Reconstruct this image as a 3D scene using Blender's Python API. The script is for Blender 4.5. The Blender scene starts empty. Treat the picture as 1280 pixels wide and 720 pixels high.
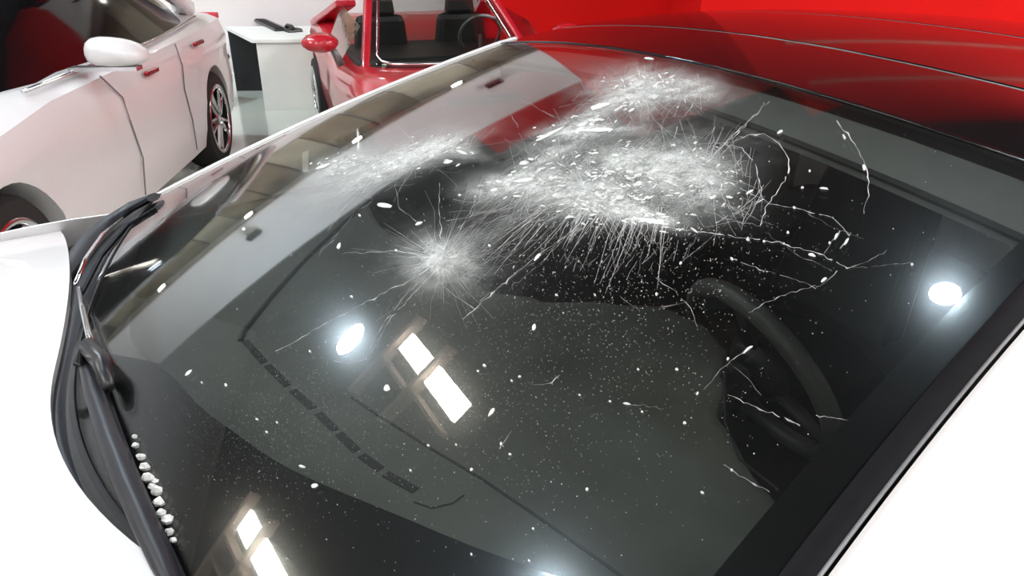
import bpy, math, random
from mathutils import Vector, Matrix
R = math.radians
PI = math.pi
rnd = random.Random(7)
scene = bpy.context.scene
COL = scene.collection

# ------------------------------------------------------------------ camera
CAM = Vector((0.0, 0.0, 1.6)); PITCH = R(25.1); FPX = 940.0
cd = bpy.data.cameras.new('camera'); cam = bpy.data.objects.new('camera', cd); COL.objects.link(cam)
cam.location = CAM; cam.rotation_euler = (R(90) - PITCH, 0, 0)
cd.sensor_width = 36.0; cd.lens = FPX / 1280.0 * 36.0; cd.clip_start = 0.02; cd.clip_end = 100
scene.camera = cam

# ------------------------------------------------------------------ world and exposure
w = bpy.data.worlds.new('world'); scene.world = w; w.use_nodes = True
w.node_tree.nodes['Background'].inputs[0].default_value = (0.55, 0.56, 0.6, 1)
w.node_tree.nodes['Background'].inputs[1].default_value = 0.05
vs = scene.view_settings
vs.view_transform = 'Standard'; vs.look = 'None'; vs.gamma = 1.0; vs.use_curve_mapping = False
vs.exposure = 0.0

# ------------------------------------------------------------------ unseen ceiling panels added as fill light (fixtures are built further down)
ADDED_FILL_PANELS = [  # x, y, size x, size y, watts
    (-3.2, -1.9, 2.4, 1.2, 165), (1.6, -1.9, 2.4, 1.2, 110), (6.4, 1.6, 1.2, 2.4, 250),
    (-8.0, 1.2, 1.2, 2.4, 330), (6.0, 5.6, 1.2, 2.4, 190)]
CEIL = 6.0
for (x, y, sx, sy, pw) in ADDED_FILL_PANELS:
    ld = bpy.data.lights.new('panel_lamp', 'AREA'); ld.shape = 'RECTANGLE'; ld.size = sx; ld.size_y = sy
    ld.energy = pw; ld.color = (1.0, 0.98, 0.95)
    lo = bpy.data.objects.new('panel_lamp', ld); COL.objects.link(lo); lo.location = (x, y, CEIL - 0.14)
ADDED_WALL_SPOTS = [((4.6, 1.2, 5.45), (-2.6, 8.6, 3.0), 950), ((4.9, 1.9, 5.45), (-6.2, 8.8, 2.6), 1050), ((5.2, 2.6, 5.45), (4.0, 7.2, 3.2), 120)]  # unseen spots added to brighten the bulkhead and the walls
for (p, q, pw_) in ADDED_WALL_SPOTS:
    ld = bpy.data.lights.new('spot_lamp', 'SPOT'); ld.energy = pw_; ld.color = (1.0, 0.97, 0.92); ld.spot_size = R(38); ld.spot_blend = 0.8; ld.shadow_soft_size = 0.06
    lo = bpy.data.objects.new('spot_lamp', ld); COL.objects.link(lo); lo.location = Vector(p) + (Vector(q) - Vector(p)).normalized() * .13
    lo.rotation_euler = (Vector(q) - Vector(p)).to_track_quat('-Z', 'Y').to_euler()

# ------------------------------------------------------------------ materials
def mat(name, col, rough=0.5, metal=0.0, coat=0.0, spec=0.5, emit=None, es=0.0, noise=0.0, nscale=30.0, bump=0.0, bscale=200.0):
    m = bpy.data.materials.new(name); m.use_nodes = True
    nt = m.node_tree; b = nt.nodes['Principled BSDF']
    b.inputs['Base Color'].default_value = (*col, 1); b.inputs['Roughness'].default_value = rough
    b.inputs['Metallic'].default_value = metal; b.inputs['Coat Weight'].default_value = coat
    b.inputs['Coat Roughness'].default_value = 0.03; b.inputs['Specular IOR Level'].default_value = spec
    if emit:
        b.inputs['Emission Color'].default_value = (*emit, 1); b.inputs['Emission Strength'].default_value = es
    tc = None
    if noise or bump:
        tc = nt.nodes.new('ShaderNodeTexCoord')
    if noise:
        n = nt.nodes.new('ShaderNodeTexNoise'); n.inputs['Scale'].default_value = nscale; n.inputs['Detail'].default_value = 5
        nt.links.new(tc.outputs['Object'], n.inputs['Vector'])
        mx = nt.nodes.new('ShaderNodeMixRGB'); mx.blend_type = 'MULTIPLY'; mx.inputs[0].default_value = 1
        mx.inputs[1].default_value = (*col, 1)
        rp = nt.nodes.new('ShaderNodeValToRGB')
        rp.color_ramp.elements[0].color = (1 - noise,) * 3 + (1,); rp.color_ramp.elements[1].color = (1 + 0 * noise,) * 3 + (1,)
        rp.color_ramp.elements[0].position = 0.3; rp.color_ramp.elements[1].position = 0.7
        nt.links.new(n.outputs['Fac'], rp.inputs[0]); nt.links.new(rp.outputs[0], mx.inputs[2])
        nt.links.new(mx.outputs[0], b.inputs['Base Color'])
    if bump:
        n2 = nt.nodes.new('ShaderNodeTexNoise'); n2.inputs['Scale'].default_value = bscale
        nt.links.new(tc.outputs['Object'], n2.inputs['Vector'])
        bp = nt.nodes.new('ShaderNodeBump'); bp.inputs['Strength'].default_value = bump; bp.inputs['Distance'].default_value = 0.002
        nt.links.new(n2.outputs['Fac'], bp.inputs['Height']); nt.links.new(bp.outputs[0], b.inputs['Normal'])
    return m

M = {}
M['white_paint'] = mat('white_paint', (0.80, 0.80, 0.81), 0.32, coat=0.6, noise=0.02)
M['red_paint'] = mat('red_paint', (0.52, 0.015, 0.03), 0.28, coat=0.8, noise=0.05)
M['wall_white'] = mat('wall_white', (0.78, 0.73, 0.74), 0.75, noise=0.04, nscale=3)
M['wall_red'] = mat('wall_red', (0.66, 0.008, 0.007), 0.75, spec=0.1, noise=0.06, nscale=2)
M['wall_grey'] = mat('wall_grey', (0.30, 0.29, 0.30), 0.8, noise=0.06, nscale=2)
M['wall_dark'] = mat('wall_dark', (0.05, 0.05, 0.05), 0.9, noise=0.1, nscale=2)
M['ceiling_dark'] = mat('ceiling_dark', (0.035, 0.035, 0.034), 0.95, noise=0.2, nscale=2)
M['fascia'] = mat('fascia', (0.62, 0.60, 0.61), 0.8, noise=0.04, nscale=2)
M['brown_panel'] = mat('brown_panel', (0.30, 0.24, 0.17), 0.6, noise=0.5, nscale=3)
M['beige_panel'] = mat('beige_panel', (0.46, 0.42, 0.33), 0.6, noise=0.3, nscale=3)
M['floor'] = mat('floor', (0.62, 0.66, 0.58), 0.16, coat=0.3, noise=0.08, nscale=1.5)
M['desk_white'] = mat('desk_white', (0.80, 0.82, 0.79), 0.45, noise=0.03, nscale=5)
M['black_plastic'] = mat('black_plastic', (0.018, 0.019, 0.022), 0.35, noise=0.3, nscale=60)
M['black_rubber'] = mat('black_rubber', (0.008, 0.008, 0.010), 0.55, spec=0.12, noise=0.3, nscale=80)
M['cowl'] = mat('cowl', (0.020, 0.022, 0.028), 0.42, spec=0.35, noise=0.25, nscale=25)
M['black_gloss'] = mat('black_gloss', (0.006, 0.006, 0.007), 0.07, spec=0.5, noise=0.1)
M['chrome'] = mat('chrome', (0.72, 0.73, 0.75), 0.18, metal=1.0, noise=0.05)
M['trim_grey'] = mat('trim_grey', (0.22, 0.225, 0.235), 0.35, metal=0.4, noise=0.1)
M['tyre'] = mat('tyre', (0.016, 0.016, 0.017), 0.8, noise=0.2, nscale=60)
M['dash'] = mat('dash', (0.074, 0.075, 0.066), 0.62, noise=0.22, nscale=14, bump=0.25, bscale=900)
M['dash_dark'] = mat('dash_dark', (0.022, 0.023, 0.022), 0.6, noise=0.2, nscale=30)
M['groove'] = mat('groove', (0.016, 0.016, 0.016), 0.9, noise=0.1)
M['header'] = mat('header', (0.10, 0.102, 0.10), 0.85, noise=0.12, nscale=25)
M['cream'] = mat('cream', (0.80, 0.76, 0.66), 0.6, noise=0.05)
M['seat'] = mat('seat', (0.011, 0.0115, 0.0115), 0.5, noise=0.2)
M['wheel_leather'] = mat('wheel_leather', (0.075, 0.077, 0.072), 0.5, noise=0.15, nscale=60)
M['red_chrome'] = mat('red_chrome', (0.30, 0.02, 0.035), 0.2, metal=0.7, noise=0.1)  # chrome with a red reflection put into its base colour
M['crack'] = mat('crack', (0.64, 0.66, 0.66), 0.4, spec=0.4, noise=0.08, nscale=90)
M['crack_mid'] = mat('crack_mid', (0.52, 0.54, 0.54), 0.4, spec=0.4, noise=0.3, nscale=70)
M['crack_faint'] = mat('crack_faint', (0.42, 0.44, 0.44), 0.35, spec=0.8, noise=0.3, nscale=60)
M['chip'] = mat('chip', (0.76, 0.78, 0.77), 0.3, spec=0.6, noise=0.04, nscale=90)  # white broken glass; glints on the glass are painted with it too
M['dust'] = mat('dust', (0.34, 0.35, 0.34), 0.6, noise=0.4, nscale=40)
M['panel_glow'] = mat('panel_glow', (0.8, 0.8, 0.8), 0.5, emit=(1, 0.98, 0.95), es=6.0, noise=0.02)
M['pane_glow'] = mat('pane_glow', (0.8, 0.8, 0.8), 0.5, emit=(1, 0.93, 0.84), es=34.0, noise=0.02)
M['led_glow'] = mat('led_glow', (0.8, 0.8, 0.8), 0.5, emit=(0.72, 0.87, 1.0), es=330.0, noise=0.02)
M['spot_glow'] = mat('spot_glow', (0.8, 0.8, 0.8), 0.5, emit=(1, 0.97, 0.9), es=26.0, noise=0.02)
M['fixture_metal'] = mat('fixture_metal', (0.62, 0.50, 0.43), 0.5, noise=0.1, nscale=10)
M['dark_metal'] = mat('dark_metal', (0.05, 0.05, 0.055), 0.5, metal=0.3, noise=0.1)

def tinted_glass(name, tint, rough=0.0, f0=0.04):
    """thin automotive glass: Fresnel mix of a clear tint and a mirror reflection"""
    m = bpy.data.materials.new(name); m.use_nodes = True; nt = m.node_tree
    for n in list(nt.nodes): nt.nodes.remove(n)
    N = nt.nodes.new; L = nt.links.new
    out = N('ShaderNodeOutputMaterial'); geo = N('ShaderNodeNewGeometry')
    dot = N('ShaderNodeVectorMath'); dot.operation = 'DOT_PRODUCT'
    L(geo.outputs['Incoming'], dot.inputs[0]); L(geo.outputs['Normal'], dot.inputs[1])
    ab = N('ShaderNodeMath'); ab.operation = 'ABSOLUTE'; L(dot.outputs['Value'], ab.inputs[0])
    inv = N('ShaderNodeMath'); inv.operation = 'SUBTRACT'; inv.inputs[0].default_value = 1.0; L(ab.outputs[0], inv.inputs[1])
    pw = N('ShaderNodeMath'); pw.operation = 'POWER'; L(inv.outputs[0], pw.inputs[0]); pw.inputs[1].default_value = 5.0
    ma = N('ShaderNodeMath'); ma.operation = 'MULTIPLY_ADD'; L(pw.outputs[0], ma.inputs[0])
    ma.inputs[1].default_value = 1 - f0; ma.inputs[2].default_value = f0
    tr = N('ShaderNodeBsdfTransparent'); tr.inputs[0].default_value = (*tint, 1)
    gl = N('ShaderNodeBsdfGlossy'); gl.inputs['Roughness'].default_value = rough; gl.inputs[0].default_value = (1, 1, 1, 1)
    mx = N('ShaderNodeMixShader'); L(ma.outputs[0], mx.inputs[0]); L(tr.outputs[0], mx.inputs[1]); L(gl.outputs[0], mx.inputs[2])
    L(mx.outputs[0], out.inputs[0])
    return m, nt, mx, out

M['car_window'], _, _, _ = tinted_glass('car_window', (0.42, 0.43, 0.44))
M['clear_window'], _, _, _ = tinted_glass('clear_window', (0.75, 0.78, 0.77))

def windshield_material():
    m, nt, mx, out = tinted_glass('windshield_glass', (0.86, 0.885, 0.87), 0.012)
    N = nt.nodes.new; L = nt.links.new
    # greasy film: a weak wide lobe that spreads the lamps' mirror images
    film = N('ShaderNodeBsdfGlossy'); film.inputs['Roughness'].default_value = 0.15
    m2 = N('ShaderNodeMixShader'); m2.inputs[0].default_value = 0.011
    wide = N('ShaderNodeBsdfGlossy'); wide.inputs['Roughness'].default_value = 0.36
    m1 = N('ShaderNodeMixShader'); m1.inputs[0].default_value = 0.006
    L(mx.outputs[0], m1.inputs[1]); L(wide.outputs[0], m1.inputs[2])
    L(m1.outputs[0], m2.inputs[1]); L(film.outputs[0], m2.inputs[2])
    # crushed, powdered glass round the blows
    at_ = N('ShaderNodeAttribute'); at_.attribute_name = 'crush'
    tc = N('ShaderNodeTexCoord')
    n1 = N('ShaderNodeTexNoise'); n1.inputs['Scale'].default_value = 38; n1.inputs['Detail'].default_value = 9; n1.inputs['Roughness'].default_value = 0.7
    L(tc.outputs['Object'], n1.inputs['Vector'])
    r1 = N('ShaderNodeMapRange'); r1.inputs[1].default_value = 0.36; r1.inputs[2].default_value = 0.66; r1.inputs[3].default_value = 0.28; r1.inputs[4].default_value = 1.45
    L(n1.outputs['Fac'], r1.inputs[0])
    v = N('ShaderNodeTexVoronoi'); v.feature = 'DISTANCE_TO_EDGE'; v.inputs['Scale'].default_value = 170
    L(tc.outputs['Object'], v.inputs['Vector'])
    r2 = N('ShaderNodeMapRange'); r2.inputs[1].default_value = 0.0; r2.inputs[2].default_value = 0.16; r2.inputs[3].default_value = 1.25; r2.inputs[4].default_value = 0.75
    L(v.outputs['Distance'], r2.inputs[0])
    k1 = N('ShaderNodeMath'); k1.operation = 'MULTIPLY'; L(at_.outputs['Fac'], k1.inputs[0]); L(r1.outputs[0], k1.inputs[1])
    k2 = N('ShaderNodeMath'); k2.operation = 'MULTIPLY'; k2.use_clamp = True; L(k1.outputs[0], k2.inputs[0]); L(r2.outputs[0], k2.inputs[1])
    df = N('ShaderNodeBsdfDiffuse'); df.inputs[0].default_value = (0.66, 0.68, 0.67, 1)
    m3 = N('ShaderNodeMixShader'); L(k2.outputs[0], m3.inputs[0]); L(m2.outputs[0], m3.inputs[1]); L(df.outputs[0], m3.inputs[2])
    L(m3.outputs[0], out.inputs[0])
    return m
M['windshield'] = windshield_material()

# ------------------------------------------------------------------ mesh building
class MB:
    def __init__(s): s.v = []; s.f = []
    def add(s, vs_, fs_):
        o = len(s.v); s.v += [tuple(p) for p in vs_]; s.f += [tuple(i + o for i in q) for q in fs_]; return s
    def box(s, lo, hi, mtx=None, top=1.0):
        (a, b, c), (d, e, f) = lo, hi
        cx, cy = (a + d) / 2, (b + e) / 2
        P = [(a, b, c), (d, b, c), (d, e, c), (a, e, c)] + [(cx + (x - cx) * top, cy + (y - cy) * top, f) for x, y in ((a, b), (d, b), (d, e), (a, e))]
        if mtx: P = [mtx @ Vector(p) for p in P]
        return s.add(P, [(3, 2, 1, 0), (4, 5, 6, 7), (0, 1, 5, 4), (1, 2, 6, 5), (2, 3, 7, 6), (3, 0, 4, 7)])
    def tube(s, pts, r, n=6, caps=True, up=None, flat=1.0):
        """tube along pts; r a number or a list; flat squeezes it along `up`"""
        pts = [Vector(p) for p in pts]; k = len(pts)
        rs = r if isinstance(r, (list, tuple)) else [r] * k
        V = []; up0 = Vector(up) if up else None
        for i, p in enumerate(pts):
            t = (pts[min(i + 1, k - 1)] - pts[max(i - 1, 0)])
            if t.length < 1e-9: t = Vector((1, 0, 0))
            t.normalize()
            u = up0 if up0 else (Vector((0, 0, 1)) if abs(t.z) < 0.95 else Vector((1, 0, 0)))
            sd = t.cross(u).normalized(); uu = sd.cross(t).normalized()
            for j in range(n):
                a = 2 * PI * (j + 0.5) / n
                V.append(p + sd * (rs[i] * math.cos(a)) + uu * (rs[i] * flat * math.sin(a)))
        F = [(i * n + j, i * n + (j + 1) % n, (i + 1) * n + (j + 1) % n, (i + 1) * n + j) for i in range(k - 1) for j in range(n)]
        if caps: F += [tuple(range(n - 1, -1, -1)), tuple((k - 1) * n + j for j in range(n))]
        return s.add(V, F)
    def ring(s, c, ax, R_, r, n=48, m=10, a0=0, a1=2 * PI):
        c = Vector(c); ax = Vector(ax).normalized(); u = ax.orthogonal().normalized(); v = ax.cross(u)
        full = abs(a1 - a0 - 2 * PI) < 1e-6; V = []
        for i in range(n):
            a = a0 + (a1 - a0) * i / (n if full else n - 1); d = u * math.cos(a) + v * math.sin(a)
            for j in range(m):
                b = 2 * PI * j / m; V.append(c + d * (R_ + r * math.cos(b)) + ax * (r * math.sin(b)))
        F = [(i * m + j, ((i + 1) % n) * m + j, ((i + 1) % n) * m + (j + 1) % m, i * m + (j + 1) % m) for i in range(n if full else n - 1) for j in range(m)]
        return s.add(V, F)
    def lathe(s, c, ax, prof, n=40):
        """prof: (along axis, radius); closed ends are capped"""
        c = Vector(c); ax = Vector(ax).normalized(); u = ax.orthogonal().normalized(); v = ax.cross(u); V = []
        for (h, r) in prof:
            for j in range(n):
                a = 2 * PI * j / n; V.append(c + ax * h + (u * math.cos(a) + v * math.sin(a)) * r)
        k = len(prof)
        F = [(i * n + j, i * n + (j + 1) % n, (i + 1) * n + (j + 1) % n, (i + 1) * n + j) for i in range(k - 1) for j in range(n)]
        F += [tuple(range(n - 1, -1, -1)), tuple((k - 1) * n + j for j in range(n))]
        return s.add(V, F)
    def loft(s, secs, closed=True, caps=True):
        n = len(secs[0]); V = [p for q in secs for p in q]; k = len(secs)
        J = n if closed else n - 1
        F = [(i * n + j, i * n + (j + 1) % n, (i + 1) * n + (j + 1) % n, (i + 1) * n + j) for i in range(k - 1) for j in range(J)]
        if caps and closed: F += [tuple(range(n - 1, -1, -1)), tuple((k - 1) * n + j for j in range(n))]
        return s.add(V, F)
    def slab(s, fn, nu, nv, th, down=Vector((0, 0, -1))):
        """a sheet fn(u, v), u and v in 0..1, given the thickness th along `down`"""
        top = [Vector(fn(i / nu, j / nv)) for i in range(nu + 1) for j in range(nv + 1)]
        bot = [p + down * th for p in top]; W = nv + 1; o = len(top)
        F = []
        for i in range(nu):
            for j in range(nv):
                a, b, c, d = i * W + j, (i + 1) * W + j, (i + 1) * W + j + 1, i * W + j + 1
                F += [(a, b, c, d), (o + d, o + c, o + b, o + a)]
        for i in range(nu):
            a, b = i * W, (i + 1) * W; F.append((b, a, o + a, o + b))
            a, b = i * W + nv, (i + 1) * W + nv; F.append((a, b, o + b, o + a))
        for j in range(nv):
            a, b = j, j + 1; F.append((a, b, o + b, o + a))
            a, b = nu * W + j, nu * W + j + 1; F.append((b, a, o + a, o + b))
        return s.add(top + bot, F)
    def build(s, name, m, parent=None, smooth=False, bevel=0.0, sub=0, loc=None, rz=0.0):
        me = bpy.data.meshes.new(name); me.from_pydata(s.v, [], s.f); me.update()
        import bmesh
        bm = bmesh.new(); bm.from_mesh(me); bmesh.ops.recalc_face_normals(bm, faces=bm.faces); bm.to_mesh(me); bm.free()
        me.materials.append(M[m] if isinstance(m, str) else m)
        if smooth: me.shade_smooth() if hasattr(me, 'shade_smooth') else None
        o = bpy.data.objects.new(name, me); COL.objects.link(o)
        if parent: o.parent = parent
        if loc: o.location = loc
        o.rotation_euler.z = rz
        if bevel:
            b = o.modifiers.new('bevel', 'BEVEL'); b.width = bevel; b.segments = 2; b.limit_method = 'ANGLE'; b.angle_limit = R(35)
        if sub:
            b = o.modifiers.new('sub', 'SUBSURF'); b.levels = sub; b.render_levels = sub
        return o

def smooth_by_angle(o, ang=40):
    me = o.data; me.shade_smooth(); me.set_sharp_from_angle(angle=R(ang)); return o

def tag(o, label, cat, group=None):
    o['label'] = label; o['category'] = cat
    if group: o['group'] = group
    return o
def thing(name, label, cat, loc=(0, 0, 0), rz=0.0, group=None):
    o = bpy.data.objects.new(name, None); COL.objects.link(o); o.location = loc; o.rotation_euler.z = rz
    return tag(o, label, cat, group)
def struct(o): o['kind'] = 'structure'; return o
def copy_tree(o, parent=None):
    c = o.copy(); COL.objects.link(c)
    if parent: c.parent = parent
    for ch in list(o.children): copy_tree(ch, c)
    return c
def lerp(a, b, t): return a + (b - a) * t
def pw(x, pts):
    if x <= pts[0][0]: return pts[0][1]
    for (x0, y0), (x1, y1) in zip(pts, pts[1:]):
        if x <= x1:
            t = (x - x0) / (x1 - x0); return y0 + (y1 - y0) * t
    return pts[-1][1]
def spw(x, pts):
    """smooth (monotone-ish) version of pw"""
    if x <= pts[0][0]: return pts[0][1]
    for (x0, y0), (x1, y1) in zip(pts, pts[1:]):
        if x <= x1:
            t = (x - x0) / (x1 - x0); t = t * t * (3 - 2 * t); return y0 + (y1 - y0) * t
    return pts[-1][1]

# ------------------------------------------------------------------ the room
struct(MB().box((-9.2, -5.2, -0.2), (9.2, 11.2, 0.0)).build('floor', 'floor'))
struct(MB().box((-9.2, -5.2, CEIL), (9.2, 11.2, CEIL + 0.2)).build('ceiling', 'ceiling_dark'))
struct(MB().box((-9.2, 10.2, 0), (9.2, 10.4, CEIL)).build('wall_back', 'wall_dark'))
struct(MB().box((-9.2, -5.2, 0), (-9.0, 10.2, CEIL)).build('wall_left', 'wall_grey'))
struct(MB().box((9.0, -5.2, 0), (9.2, 10.2, CEIL)).build('wall_right', 'wall_white'))
struct(MB().box((-9.0, -5.2, 0), (9.0, -5.0, CEIL)).build('wall_front', 'wall_white'))
# red feature wall, left end behind the white partition
red = struct(MB().box((-0.36, 8.56, 0), (1.9, 8.76, CEIL)).box((1.7, 7.2, 0), (1.9, 8.56, CEIL)).box((1.9, 7.2, 0), (9.0, 7.4, CEIL)).build('wall_feature', 'wall_red'))
struct(MB().box((-2.35, 9.75, 0), (-0.36, 9.95, 5.35)).build('panel', 'wall_red', red))
for zz in (3.3, 4.6):                                     # pale metal rails across the red wall
    struct(MB().box((2.2, 7.17, zz), (9.0, 7.20, zz + 0.035)).build('trim_1', 'beige_panel', red))
# white partition wall with its bulkhead
part = struct(MB().box((-9.0, 9.30, 0), (-0.40, 9.50, 2.62)).build('wall_partition', 'wall_white'))
struct(MB().box((-9.0, 9.24, 0), (-0.40, 9.30, 0.10)).build('baseboard_back', 'desk_white', part))
x = -8.9; k = 0
while x < -0.75:
    wd = rnd.choice((0.7, 0.95, 1.25)); x1 = min(x + wd, -0.5)
    struct(MB().box((x, 9.24 - rnd.uniform(0, 0.05), 1.40 + rnd.uniform(-.06, .06)), (x1 - 0.04, 9.30, 2.60)).build('panel', 'brown_panel' if k % 3 else 'beige_panel', part, bevel=0.01)); x = x1; k += 1
struct(MB().box((-9.0, 8.55, 2.62), (-0.36, 9.60, 4.02)).build('trim_bulkhead', 'fascia'))
struct(MB().box((-9.0, 8.52, 2.58), (-0.36, 8.60, 2.63)).build('trim_edge', 'brown_panel'))
for i, x in enumerate((-1.15, -5.35)):
    t = thing('wall_speaker', ['small black speaker on the right part of the pale bulkhead',
              'small black speaker on the left part of the pale bulkhead'][i], 'speaker', (x, 8.55, 3.02), 0, 'speakers on the pale bulkhead')
    MB().box((-.11, -.14, -.075), (.11, 0, .075)).build('housing', 'black_plastic', t, bevel=0.015)
    MB().box((-.09, -.15, -.055), (.09, -.139, .055)).build('grille', 'black_rubber', t)
t = thing('wall_speaker', 'small black speaker high on the grey left wall', 'speaker', (-9.0, 7.1, 3.1), R(90), 'speakers on the pale bulkhead')
MB().box((-.11, -.14, -.075), (.11, 0, .075)).build('housing', 'black_plastic', t, bevel=0.015)
MB().box((-.09, -.15, -.055), (.09, -.139, .055)).build('grille', 'black_rubber', t)
for i, (x, lab) in enumerate([(-7.3, 'leftmost'), (-5.2, 'second from the left'), (-3.1, 'third from the left'), (-1.5, 'rightmost')]):
    t = thing('downlight', 'round warm downlight under the pale bulkhead, ' + lab + ' of the four', 'light', (x, 8.82, 2.62), 0, 'downlights under the pale bulkhead')
    MB().lathe((0, 0, -0.06), (0, 0, 1), [(0, .095), (0.06, .10)], 20).build('housing', 'dark_metal', t)
    MB().lathe((0, 0, -0.085), (0, 0, 1), [(0, .05), (.012, .075), (.025, .08)], 20).build('lens', 'spot_glow', t)

# ------------------------------------------------------------------ ceiling fixtures
for i, (x, y, sx, sy, pw_) in enumerate(ADDED_FILL_PANELS):  # housings for the added fill lights, all out of view
    t = thing('ceiling_panel_light', ['flat rectangular ceiling light over the front left of the showroom', 'flat rectangular ceiling light over the front middle of the showroom',
        'flat rectangular ceiling light near the right wall, front one', 'flat rectangular ceiling light near the grey left wall', 'flat rectangular ceiling light before the red wall'][i], 'light', (x, y, CEIL), 0, 'ceiling panel lights')
    f = MB()
    for (a, b, c, d) in ((-sx/2-.05, -sy/2-.05, sx/2+.05, -sy/2), (-sx/2-.05, sy/2, sx/2+.05, sy/2+.05), (-sx/2-.05, -sy/2, -sx/2, sy/2), (sx/2, -sy/2, sx/2+.05, sy/2)):
        f.box((a, b, -.12), (c, d, 0))
    f.build('frame', 'desk_white', t)
    MB().box((-sx/2, -sy/2, -.10), (sx/2, sy/2, -.05)).build('diffuser', 'panel_glow', t)

def led(x, y, label, r=0.2):
    t = thing('high_bay_lamp', label, 'lamp', (x, y, CEIL), 0, 'cool white high bay lamps')
    MB().tube([(0, 0, 0), (0, 0, -.10)], .015).build('cord', 'dark_metal', t)
    smooth_by_angle(MB().lathe((0, 0, -.10), (0, 0, -1), [(0, .05), (.05, .09), (.12, r), (.15, r + .02), (.155, r + .02)], 28).build('shade', 'dark_metal', t))
    MB().lathe((0, 0, -.262), (0, 0, 1), [(0, r * .8), (.01, r), (.008, r)], 28).build('lens', 'led_glow', t)
led(-5.44, 7.03, 'cool white high bay lamp mirrored in the middle left of the cracked windshield', .30)
led(1.41, 3.40, 'cool white high bay lamp mirrored at the right edge of the cracked windshield', .12)
led(-2.52, 1.93, 'cool white high bay lamp mirrored below the frame at the near edge of the glass', .15)

def pane_fixture(origin, ang, panes, bars, rails, label):
    K = 1.12
    panes = [tuple(K * c for c in p) for p in panes]; bars = [tuple(K * c for c in p) for p in bars]; rails = [tuple(K * c for c in p) for p in rails]
    """a hanging ladder frame with glowing panes; local y runs along the row"""
    t = thing('strip_light', label, 'light', (origin[0], origin[1], CEIL), ang, 'framed strip lights')
    for (x0, y0, x1, y1) in panes:
        MB().box((x0, y0, -.13), (x1, y1, -.08)).build('pane', 'pane_glow', t)
    for (x0, y, x1) in bars:
        MB().box((x0, y - .045, -.20), (x1, y + .045, 0)).build('crossbar', 'fixture_metal', t)
    for (x, y0, y1) in rails:
        MB().box((x - .025, y0, -.18), (x + .025, y1, -.02)).build('rail', 'fixture_metal', t)
    MB().box((min(p[0] for p in panes), min(p[1] for p in panes), -.08), (max(p[2] for p in panes), max(p[3] for p in panes), -.0)).build('back_plate', 'dark_metal', t)
    return t
for i, (p, q, pw_) in enumerate(ADDED_WALL_SPOTS):  # housings for the added wall-washing spots, out of view
    p = Vector(p); d = (Vector(q) - p).normalized()
    t = thing('track_spotlight', ['black track spotlight on the right aimed at the right part of the pale bulkhead', 'black track spotlight on the right aimed at the left part of the pale bulkhead',
        'black track spotlight on the right aimed at the red wall'][i], 'light', (p.x, p.y, CEIL), 0, 'track spotlights')
    MB().tube([(0, 0, 0), (0, 0, p.z - CEIL + .02)], .014, 8).build('stem', 'dark_metal', t)
    MB().lathe(Vector((0, 0, p.z - CEIL)) - d * .10, d, [(0, .05), (.03, .065), (.20, .075), (.20, .065), (.05, .05)], 20).build('housing', 'dark_metal', t)
# row direction (0.43,-0.90): local +y = (-0.43,0.90) for ang = 25.5 deg
pane_fixture((-3.90, 5.33), R(26.5), [(-.13, .14, .13, .92), (-.13, -.42, .13, -.05), (-.13, -.92, .13, -.48)],
             [(-.95, 1.05, .35), (-.80, 0.045, .38)], [(-.36, .02, 1.05), (-.30, -.95, -.02)], 'warm framed strip light of three panes mirrored in mid windshield')
pane_fixture((-7.08, 4.18), R(36), [(-.15, .14, .15, .68), (-.15, -.42, .15, -.05), (-.15, -1.15, .15, -.48)],
             [(-1.2, .85, .30), (-.85, 0.045, .34)], [(-.62, .02, .85), (-.32, -1.0, .85)], 'warm framed strip light of three panes mirrored at the lower left of the windshield')

# ------------------------------------------------------------------ the cracked car: shape of its glass and roof in the car's own frame (b backwards, a across)
TH = R(23.5); CO, SI = math.cos(TH), math.sin(TH)
B0, A0 = 1.2, 1.24                                                   # the root's place in that frame
def Z(b, a):
    b1 = min(b, 0.85)
    z = 1.005 + .47 * (b1 + .18) - .09 * (b1 + .18) ** 2 - .075 * (a - 1.08) ** 2
    if b > .85:
        d = b - .85; z += .215 * d - .205 * d * d
    return z
def NRM(b, a):
    e = 1e-3
    return Vector((-(Z(b + e, a) - Z(b - e, a)) / (2 * e), -(Z(b, a + e) - Z(b, a - e)) / (2 * e), 1)).normalized()
def L3(b, a, z): return Vector((b - B0, a - A0, z))
def S(b, a, off=0.0):
    n = NRM(b, a); return L3(b, a, Z(b, a)) + n * off
def sight(px, py):
    u = (px - 640) / FPX; v = (360 - py) / FPX
    d = Vector((u, math.cos(PITCH) + v * math.sin(PITCH), -math.sin(PITCH) + v * math.cos(PITCH)))
    return Vector((d.x * CO + d.y * SI, -d.x * SI + d.y * CO, d.z))      # in (b, a, z); the camera is at (0, 0, 1.6)
def on_glass(px, py):
    """where a photo pixel falls on the glass, as (b, a)"""
    d = sight(px, py); t = 0.5; n = 0
    def g(t): return 1.6 + d.z * t - Z(d.x * t, d.y * t)
    t0 = 0.3
    while t0 < 5 and g(t0) > 0: t0 += 0.1
    lo, hi = t0 - 0.1, t0
    for _ in range(14):
        m = (lo + hi) / 2
        if g(m) > 0: lo = m
        else: hi = m
    return d.x * lo, d.y * lo
def on_plane(px, py, z):
    d = sight(px, py); t = (z - 1.6) / d.z; return d.x * t, d.y * t

def a_near(b): return .300 + .31 * (b - .35) - .10 * (b - .35) ** 2
def a_far(b): return 2.13 - .25 * (b - .4) + .1 * (b - .4) ** 2
def b_bot(a): return -.235 + (.39 if a < 1.24 else .115) * (a - 1.24) ** 2
def b_hood(a): return -.258 + (.47 if a < 1.24 else -.10) * (a - 1.24) ** 2
B_TOP = .85

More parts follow.
